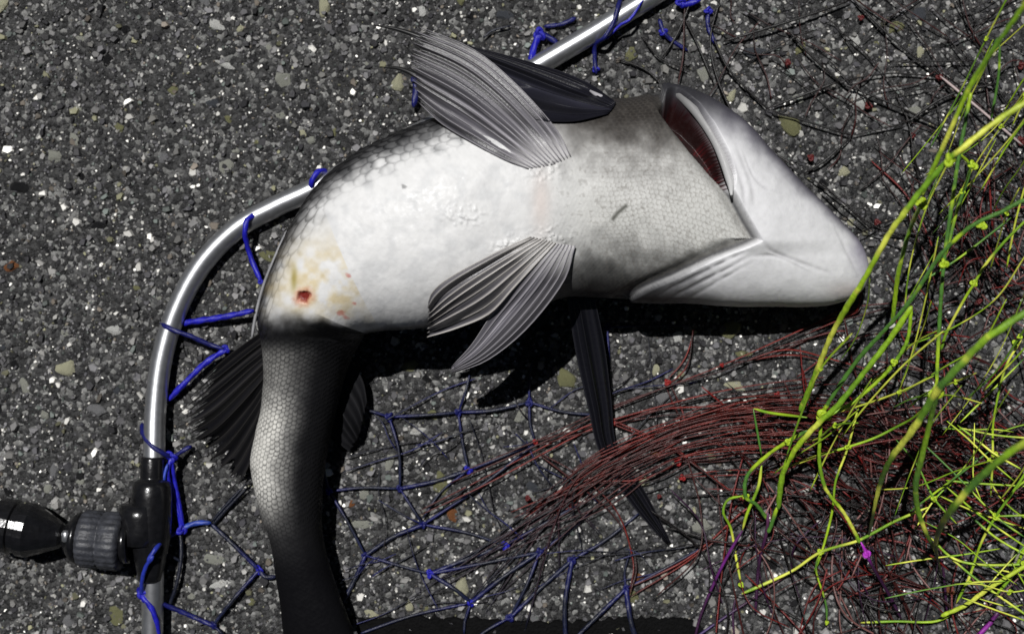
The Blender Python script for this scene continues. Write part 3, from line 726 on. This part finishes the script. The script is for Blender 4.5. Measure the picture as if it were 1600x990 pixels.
# blue mesh on the asphalt
BK = dict(a=(608, 651), b=(716, 644), c=(827, 628), d=(732, 734), e=(625, 763), f=(514, 767), g=(661, 819), h=(571, 867), i=(672, 896), j=(736, 941),
          k=(789, 852), l=(843, 862), m=(894, 874), n=(797, 964), o=(978, 919), p=(949, 511), q=(405, 890), r=(333, 976))
for kx, (a, b) in BK.items(): knot('blue' if kx in 'dfijkq' else 'ink', a, b, 17)
EDG = [('a', 'b', 5), ('b', 'c', 5), ('a', (560, 640), 5), ('a', 'e', 5), ('b', 'd', 5), ('c', (930, 648), 5), ('c', (834, 560), 4), ('c', (836, 690), 5), ('f', 'e', 5), ('e', 'd', 6), ('e', 'g', 5), ('d', (837, 690), 5),
       ('g', 'h', 6), ('g', (837, 692), 5), ('g', 'k', 5), ('h', 'i', 5), ('h', (533, 945), 6), ('f', 'h', 5), ('f', (500, 700), 6), ('i', 'k', 6), ('i', 'j', 6), ('j', 'l', 6), ('j', (560, 990), 5), ('n', 'm', 6),
       ('i', 'l', 5), ('o', (1100, 853), 5), ('o', (880, 1015), 6), ('o', (1000, 1015), 8), ('k', (900, 790), 5), ('l', (925, 795), 5), ('m', (1000, 800), 5), ('m', (885, 1015), 7), ('l', 'n', 5), ('j', (725, 990), 5), ('d', (660, 810), 4),
       ('p', (957, 660), 4), ('p', (1080, 508), 3), ('q', 'r', 6), ('q', (330, 818), 6), ('q', (432, 900), 7), ('r', (262, 950), 5), ('r', (355, 1000), 5), ('o', (985, 860), 4), ('b', (735, 580), 4), ('n', (740, 1000), 5), ('g', (590, 780), 3)]
for n_, (a, b, w) in enumerate(EDG):
    a = BK[a]; b = BK[b] if isinstance(b, str) else b
    mx, my = (a[0] + b[0]) / 2 + random.uniform(-7, 7), (a[1] + b[1]) / 2 + random.uniform(-6, 6)
    cord('mesh_cord', [(*a, 3.2), (mx, my, random.uniform(2.2, 6)), (*b, 3.2)], w, [BLUED, INK, (.008, .012, .05)], seed=n_)

for n_ in range(46):
    x0, y0 = random.uniform(540, 1080), random.uniform(590, 950)
    a = random.choice([-.35, -.5, .75, 1.35]) + random.gauss(0, .2); ln = random.uniform(60, 170)
    pts = [(x0 + math.cos(a) * ln * t + random.uniform(-6, 6), y0 + math.sin(a) * ln * t + random.uniform(-6, 6), random.uniform(2.5, 6)) for t in (-.5, -.15, .2, .5)]
    if min(p[0] for p in pts) < 525: continue
    cord('mesh_cord', pts, random.uniform(1.3, 2.6), random.choice([[INK, BLUED], [INK, BLACKISH_], [BLUED, INK, BLACKISH_]]), seed=1200 + n_)
# red cords: the gathered bundle
for n_ in range(40):
    f = random.gauss(0, .85); g2 = random.gauss(0, .9)
    end = random.choice([(655, 925), (700, 905), (742, 950), (800, 990), (835, 872), (880, 900), (770, 850), (830, 785), (815, 800), (845, 782), (860, 800), (930, 850)])
    pts = [(end[0] + random.uniform(-22, 22), end[1] + random.uniform(-16, 16), 2.5), (900 + 16 * f + 6 * g2, 772 + 12 * f + 8 * g2, 5 + random.random() * 5), (990 + 13 * f + 4 * g2, 712 + 15 * f + 6 * g2, 7 + random.random() * 8),
           (1110 + random.uniform(-25, 25), 668 + 20 * f + 16 * g2, 8 + random.random() * 10), (1235 + 25 * g2, 655 + 26 * f + 16 * g2, 8 + random.random() * 12), (1360 + random.uniform(-30, 60), 690 + 45 * f + 25 * g2, 8), (1480 + random.uniform(-40, 160), 740 + 70 * random.gauss(0, 1), 4)]
    if end[1] < 810: pts = pts[:1] + pts[2:]
    hot = random.random()
    cord('red_cord', pts, random.uniform(1.2, 2.3), [INK if end[1] > 830 else RED, BLACKISH if hot > .8 else MAROON, RED if hot < .38 else MAROON, (.13, .02, .015), MAROON if hot < .7 else BLACKISH, MAROON], seed=100 + n_)
# red lines across
RL = [[(700, 745), (837, 692), (930, 648), (1043, 597), (1140, 566), (1260, 512), (1330, 486), (1420, 470)], [(660, 800), (760, 745), (905, 672), (955, 660), (1090, 622), (1180, 600), (1300, 590)],
      [(837, 690), (955, 655), (1040, 640), (1120, 632), (1230, 618)], [(1060, 742), (1140, 738), (1230, 735), (1330, 760)], [(1062, 718), (1120, 716), (1200, 700), (1300, 690)], [(930, 648), (1040, 690), (1100, 730), (1190, 800)],
      [(840, 700), (900, 740), (960, 800), (990, 870), (985, 920)], [(1043, 597), (1075, 560), (1085, 505)], [(1043, 597), (1062, 640), (1070, 660)], [(1260, 512), (1320, 490), (1340, 478), (1350, 440)], [(1200, 545), (1290, 515), (1320, 520)],
      [(1150, 565), (1230, 545), (1300, 560), (1400, 590)], [(1100, 640), (1150, 632), (1210, 628)], [(985, 920), (1060, 880), (1110, 850), (1180, 790), (1260, 770)], [(840, 780), (930, 750), (1010, 745), (1100, 700)]]
for n_, pts in enumerate(RL):
    for dd in range(2):
        cord('red_cord', [(a + random.uniform(-5, 5), b + random.uniform(-5, 5) + 7 * dd, random.uniform(3, 9)) for a, b in pts], random.uniform(1.8, 3.2), [MAROON, RED if n_ % 2 else MAROON, BLACKISH if dd else RED, MAROON], seed=200 + n_ * 2 + dd)
for x_, y_, w in ((837, 690, 17), (930, 648, 17), (957, 660, 15), (1043, 597, 17), (825, 778, 15), (1060, 722, 18), (1066, 746, 18), (1128, 570, 12), (1215, 617, 14), (1170, 640, 12), (1030, 775, 12), (1425, 735, 14), (1480, 690, 14), (1350, 790, 14), (1530, 470, 14), (1445, 525, 16), (1385, 630, 16), (1560, 640, 14)):
    knot('red' if y_ < 760 and x_ < 1300 else 'maroon', x_, y_, w, 6)
# dark red tangle under the green cords
for n_ in range(270):
    if n_ < 165:
        x0, y0 = random.uniform(1170, 1640), random.triangular(600, 960, 720); a = random.gauss(math.radians(28), .55)
    elif n_ < 225:
        x0, y0 = random.uniform(1090, 1620), random.uniform(830, 1000); a = random.gauss(math.radians(75), .6)
    else:
        x0, y0 = random.uniform(1380, 1640), random.uniform(330, 640); a = random.gauss(math.radians(40), .8)
    ln = random.uniform(110, 330); bend = random.gauss(0, .35)
    pts = []
    for t in (-.5, -.17, .17, .5):
        aa = a + bend * t * 2
        pts.append((x0 + math.cos(aa) * ln * t + random.uniform(-6, 6), y0 + math.sin(aa) * ln * t + random.uniform(-6, 6), random.uniform(2, 16)))
    low = (pts[0][1] + pts[-1][1]) / 2 > 850
    c = random.choices([MAROON, BLACKISH, (.16, .012, .010), PURP if low else MAROON, (.22, .10, .09)], [.28, .32, .20, .14, .06])[0]
    cord('dark_red_cord', pts, random.uniform(1.6, 3.2), [c, tuple(v * .6 for v in c), c], seed=400 + n_)
# purple lengths
for pts, w, c in (([(1160, 828, 20), (1140, 862, 16), (1118, 905, 10), (1095, 960, 5), (1085, 1000, 3)], 8, [(.09, .015, .10), (.16, .02, .20), PURP, PURP]), ([(1345, 846, 30), (1354, 864, 28), (1362, 882, 24), (1390, 930, 12), (1410, 970, 6)], 9, [MAG, MAG, PURP, PURP, PURP]),
                  ([(1200, 800, 22), (1198, 830, 16), (1186, 880, 8), (1180, 960, 4)], 9, [(.15, .05, .12), PURP, PURP]), ([(1560, 955, 10), (1545, 975, 8), (1520, 1000, 6)], 11, [PURP, (.2, .02, .22), MAG]),
                  ([(1240, 890, 6), (1190, 925, 5), (1130, 965, 4), (1080, 1000, 3)], 7, [MAROON, PURP, (.05, .03, .14)]), ([(1150, 930, 4), (1145, 960, 4), (1148, 1000, 4)], 7, [PURP, PURP]), ([(1470, 860, 14), (1475, 900, 10), (1480, 960, 6)], 7, [(.08, .04, .06), PURP, PURP])):
    cord('purple_cord', pts, w * .6, c)
# thin dark mesh beyond the head
DL = [[(1198, 170), (1331, 212)], [(1198, 170), (1312, 127)], [(1227, 42), (1270, 90), (1312, 127), (1329, 136), (1400, 165), (1469, 199)], [(1331, 212), (1418, 191)], [(1331, 212), (1290, 250), (1257, 271)], [(1367, 225), (1439, 280)],
      [(1257, 271), (1310, 310), (1363, 360)], [(1333, 0), (1400, 65), (1469, 119)], [(1490, -5), (1510, 30), (1537, 72)], [(1392, 97), (1524, 95)], [(1155, 200), (1200, 232), (1240, 259)], [(1115, 60), (1140, 110), (1198, 170)],
      [(1125, 0), (1110, 60), (1120, 120), (1150, 190)], [(1130, 65), (1180, 50), (1260, 25), (1330, 0)], [(1312, 127), (1390, 115), (1469, 120)], [(1070, 30), (1090, 70), (1115, 130)], [(1360, 350), (1440, 380), (1500, 420)], [(1440, 280), (1480, 330), (1540, 400)],
      [(1469, 199), (1530, 260), (1600, 330)], [(1540, 75), (1560, 140), (1605, 200)], [(1418, 191), (1480, 150), (1560, 130)], [(960, 90), (1010, 110), (1040, 140)], [(1000, 50), (1030, 90), (1080, 110)], [(1080, 0), (1060, 50), (1035, 90)]]
for n_, pts in enumerate(DL):
    cord('dark_cord', [(a, b, random.uniform(2.5, 7)) for a, b in pts], random.uniform(2.4, 4.2), [BLACKISH, (.012, .012, .012), BLACKISH], seed=600 + n_)
for n_ in range(105):
    x0, y0 = random.uniform(1060, 1640), random.uniform(-10, 430)
    if x0 < 1150 + y0 * .75 and y0 > 130: x0 = random.uniform(1400, 1640)
    a = random.choice([math.radians(42), math.radians(-28), math.radians(80)]) + random.gauss(0, .22); ln = random.uniform(60, 190)
    pts = [(x0 + math.cos(a) * ln * t + random.uniform(-7, 7), y0 + math.sin(a) * ln * t + random.uniform(-7, 7), random.uniform(2.5, 8)) for t in (-.5, -.15, .2, .5)]
    cord('dark_cord', pts, random.uniform(1.5, 2.6), [BLACKISH, random.choice([BLACKISH, MAROON])], seed=900 + n_)
cord('dark_cord', [(1469, 119, 8), (1530, 170, 10), (1600, 229, 12)], 4.5, (.42, .34, .33))
for x_, y_, w in ((1345, 28, 15), (1231, 98, 16), (1468, 121, 20), (1357, 165, 18), (1426, 212, 14), (1267, 246, 16), (1371, 348, 16), (1596, 220, 20), (1596, 102, 20), (1510, 335, 14)): knot('maroon', x_, y_, w, 4)

# green and yellow cords, lifted towards the lens
GC = [([(1640, -60, 210), (1600, 8, 190), (1575, 45, 180), (1530, 110, 160), (1508, 152, 150), (1480, 215, 135), (1455, 270, 120), (1440, 305, 112)], 13, 1),
      ([(1680, 118, 170), (1600, 162, 165), (1550, 195, 160), (1500, 235, 155), (1480, 252, 150), (1440, 297, 140), (1410, 337, 132), (1388, 368, 124), (1348, 440, 108), (1328, 472, 98), (1300, 522, 78), (1280, 570, 60), (1262, 615, 45), (1250, 642, 36)], 15, 1),
      ([(1440, 318, 110), (1422, 358, 90), (1405, 420, 70), (1398, 470, 55), (1395, 500, 46)], 9, 1), ([(1680, 285, 150), (1600, 313, 140), (1567, 330, 135), (1520, 352, 128), (1480, 387, 118), (1458, 415, 110), (1420, 473, 95), (1380, 518, 80), (1340, 562, 65), (1302, 617, 50), (1285, 645, 42)], 11, 0),
      ([(1670, 275, 90), (1600, 347, 80), (1570, 377, 74), (1540, 413, 66), (1522, 443, 60), (1507, 467, 55), (1480, 517, 44), (1470, 548, 36)], 6, 1), ([(1517, 145, 120), (1499, 240, 112), (1490, 300, 106), (1476, 400, 96), (1470, 470, 88), (1465, 560, 78), (1463, 610, 72)], 10, 0),
      ([(1500, 240, 100), (1515, 265, 90), (1495, 330, 80), (1478, 400, 72)], 7, 0), ([(1690, 440, 175), (1600, 490, 165), (1560, 516, 160), (1537, 532, 156), (1508, 562, 148), (1480, 592, 140), (1463, 612, 132), (1440, 650, 118), (1420, 680, 106), (1395, 712, 90), (1380, 742, 74), (1370, 775, 58), (1362, 815, 36), (1354, 850, 24)], 20, 3),
      ([(1463, 612, 132), (1453, 660, 110), (1440, 715, 90), (1431, 755, 74), (1434, 795, 56), (1447, 832, 40), (1462, 862, 22), (1472, 900, 8)], 15, 3), ([(1425, 478, 100), (1390, 530, 92), (1350, 582, 84), (1310, 632, 74), (1285, 655, 68), (1258, 683, 60), (1236, 712, 50), (1222, 745, 40), (1216, 795, 26)], 15, 1),
      ([(1424, 482, 80), (1418, 530, 74), (1398, 566, 68), (1375, 592, 62), (1330, 630, 54), (1287, 652, 50)], 8, 1), ([(1463, 618, 90), (1430, 650, 60), (1400, 667, 46), (1366, 684, 40), (1325, 698, 34), (1280, 711, 28), (1234, 728, 22)], 5.5, 1),
      ([(1345, 620, 40), (1325, 698, 34), (1306, 750, 28), (1300, 800, 22), (1284, 862, 16), (1272, 892, 10)], 5, 1), ([(1283, 660, 60), (1280, 715, 52), (1287, 755, 46), (1298, 775, 42), (1318, 800, 36), (1335, 830, 30), (1344, 848, 26)], 10, 1),
      ([(1178, 638, 24), (1205, 645, 30), (1262, 652, 46)], 6, 1), ([(1177, 638, 24), (1184, 678, 20), (1190, 712, 16)], 5, 0), ([(1262, 672, 56), (1230, 690, 46), (1200, 710, 38), (1168, 742, 30), (1165, 775, 26), (1182, 788, 22), (1200, 812, 16)], 10, 0),
      ([(1190, 725, 30), (1185, 760, 26), (1168, 800, 20), (1160, 828, 16)], 7, 1), ([(1162, 774, 22), (1138, 780, 18), (1130, 800, 16), (1142, 825, 12), (1150, 870, 8), (1158, 912, 6)], 5.5, 1), ([(1215, 790, 26), (1205, 820, 20), (1200, 832, 18)], 10, 0),
      ([(1450, 792, 40), (1400, 813, 34), (1368, 830, 30), (1338, 845, 26), (1282, 862, 18), (1240, 890, 12), (1196, 911, 9), (1159, 927, 7)], 6.5, 1), ([(1596, 530, 60), (1574, 567, 54), (1563, 602, 48), (1552, 660, 40), (1551, 712, 34), (1548, 775, 26)], 5, 1),
      ([(1680, 640, 200), (1600, 692, 185), (1560, 720, 175), (1520, 757, 160), (1490, 792, 145), (1470, 822, 110), (1462, 850, 60), (1466, 880, 20)], 20, 3), ([(1660, 640, 70), (1600, 742, 56), (1556, 806, 44), (1532, 850, 34), (1515, 900, 26), (1494, 942, 18)], 6, 1),
      ([(1496, 664, 40), (1530, 690, 44), (1556, 710, 48), (1600, 735, 50)], 5, 1), ([(1500, 668, 38), (1560, 680, 46), (1640, 686, 52)], 4.5, 1), ([(1440, 690, 30), (1500, 748, 36), (1556, 806, 44), (1600, 838, 48)], 4.5, 0),
      ([(1470, 962, 20), (1508, 945, 26), (1536, 925, 32), (1562, 908, 38), (1620, 872, 46)], 9, 2), ([(1455, 840, 26), (1490, 872, 28), (1540, 882, 32), (1620, 880, 36)], 5, 1), ([(1475, 862, 24), (1520, 900, 28), (1560, 930, 32), (1640, 985, 38)], 5, 1),
      ([(1345, 972, 6), (1400, 970, 8), (1462, 970, 10), (1500, 950, 12)], 5, 1), ([(1478, 750, 34), (1530, 755, 38), (1620, 760, 44)], 4.5, 1), ([(1556, 806, 44), (1620, 804, 48)], 5, 1), ([(1510, 800, 30), (1560, 842, 34), (1630, 880, 40)], 5, 0),
      ([(1545, 705, 46), (1500, 740, 40), (1460, 770, 32), (1420, 800, 24)], 4.5, 0), ([(1282, 862, 18), (1275, 890, 12), (1290, 940, 8), (1292, 970, 6)], 4.5, 0), ([(1556, 806, 44), (1590, 760, 50), (1640, 730, 56)], 5, 1), ([(1440, 440, 60), (1500, 402, 66), (1580, 340, 76)], 5, 0),
      ([(1600, 560, 40), (1560, 600, 40), (1500, 660, 38)], 4, 0), ([(1555, 930, 20), (1580, 900, 26), (1598, 862, 34), (1625, 800, 44)], 7, 1), ([(1510, 150, 120), (1545, 90, 130), (1558, 60, 140)], 7, 0), ([(1548, 190, 100), (1560, 120, 110), (1562, 70, 118)], 6, 0)]
for n_, (pts, w, kind) in enumerate(GC):
    c = {0: [GREEN, (.07, .19, .03), GREEN], 3: [GREEN, (.24, .42, .02), GREEN, (.18, .36, .02), (.05, .10, .02), (.03, .02, .02)], 1: [(.28, .46, .015), (.14, .30, .02), (.34, .52, .02), (.16, .34, .02)], 2: [LIME, YEL, LIME]}[kind]
    cord('green_cord', pts, w * (.6 if w > 9 else .75), c, seed=700 + n_, banded=YEL if kind else LIME, sides=8, taper=kind == 3)
for n_ in range(60):
    if n_ < 24: x0, y0, a, ln = random.uniform(1380, 1640), random.uniform(60, 620), random.gauss(math.radians(-58), .22), random.uniform(120, 300)
    elif n_ < 40: x0, y0, a, ln = random.uniform(1220, 1640), random.uniform(480, 800), random.gauss(math.radians(-45), .5), random.uniform(90, 240)
    else: x0, y0, a, ln = random.uniform(1440, 1640), random.uniform(640, 990), random.uniform(-1.6, 1.6), random.uniform(70, 200)
    if x0 < 1560 - .42 * y0 and y0 < 480: x0 = random.uniform(1560 - .42 * y0, 1640)
    zb_ = random.uniform(15, 60); b = random.gauss(0, .18)
    pts = [(x0 + math.cos(a + b * t) * ln * t + random.uniform(-5, 5), y0 + math.sin(a + b * t) * ln * t + random.uniform(-5, 5), zb_ + 70 * (t + .5) * (n_ < 40)) for t in (-.5, -.17, .17, .5)]
    if min(p[0] + .35 * p[1] for p in pts) < 1490 - 40 * (y0 > 600): continue
    cord('green_cord', pts, random.uniform(1.8, 3.6), random.choice([[LIME, (.2, .4, .02), LIME], [(.14, .32, .02), LIME], [LIME, YEL, (.24, .44, .02)], [GREEN, (.2, .38, .02)]]), seed=1000 + n_, banded=YEL)
    if n_ % 3 == 0: knot('lime', pts[2][0], pts[2][1], random.uniform(9, 14), pts[2][2])
for x_, y_, w, z in ((1475, 412, 24, 112), (1463, 612, 30, 128), (1286, 650, 30, 62), (1522, 442, 14, 60), (1397, 566, 18, 70), (1325, 698, 16, 35), (1556, 806, 18, 44), (1555, 710, 16, 46), (1232, 690, 18, 48), (1520, 258, 20, 92), (1440, 318, 22, 118), (1534, 352, 20, 100),
                     (1282, 862, 13, 18), (1158, 913, 13, 7), (1292, 972, 10, 6), (1587, 536, 16, 60), (1484, 250, 22, 152), (1166, 776, 14, 24), (1600, 880, 16, 38), (1412, 500, 14, 90)): knot('lime', x_, y_, w, z)
knot('magenta', 1354, 864, 18, 28)

# ------------------------------------------------------------------ shadow band along the lower side, added as a flat black strip
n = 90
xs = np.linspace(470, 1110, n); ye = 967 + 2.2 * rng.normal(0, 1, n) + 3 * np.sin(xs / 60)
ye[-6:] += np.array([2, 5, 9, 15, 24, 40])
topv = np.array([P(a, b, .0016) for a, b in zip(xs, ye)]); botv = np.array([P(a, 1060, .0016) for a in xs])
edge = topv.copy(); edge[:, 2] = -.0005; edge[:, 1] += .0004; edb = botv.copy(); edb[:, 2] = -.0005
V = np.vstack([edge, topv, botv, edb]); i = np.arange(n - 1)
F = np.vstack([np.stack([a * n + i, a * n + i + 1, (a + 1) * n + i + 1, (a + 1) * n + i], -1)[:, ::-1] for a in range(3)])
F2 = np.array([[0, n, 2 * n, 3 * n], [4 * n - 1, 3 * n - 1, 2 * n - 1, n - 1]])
shadow_o = link('shadow_strip', mesh_np('shadow_strip', V, [F, F2], smooth=False), M_SHADOW)
tag(shadow_o, 'shadow band on the asphalt under the tail end, made as a flat black strip', 'shadow')
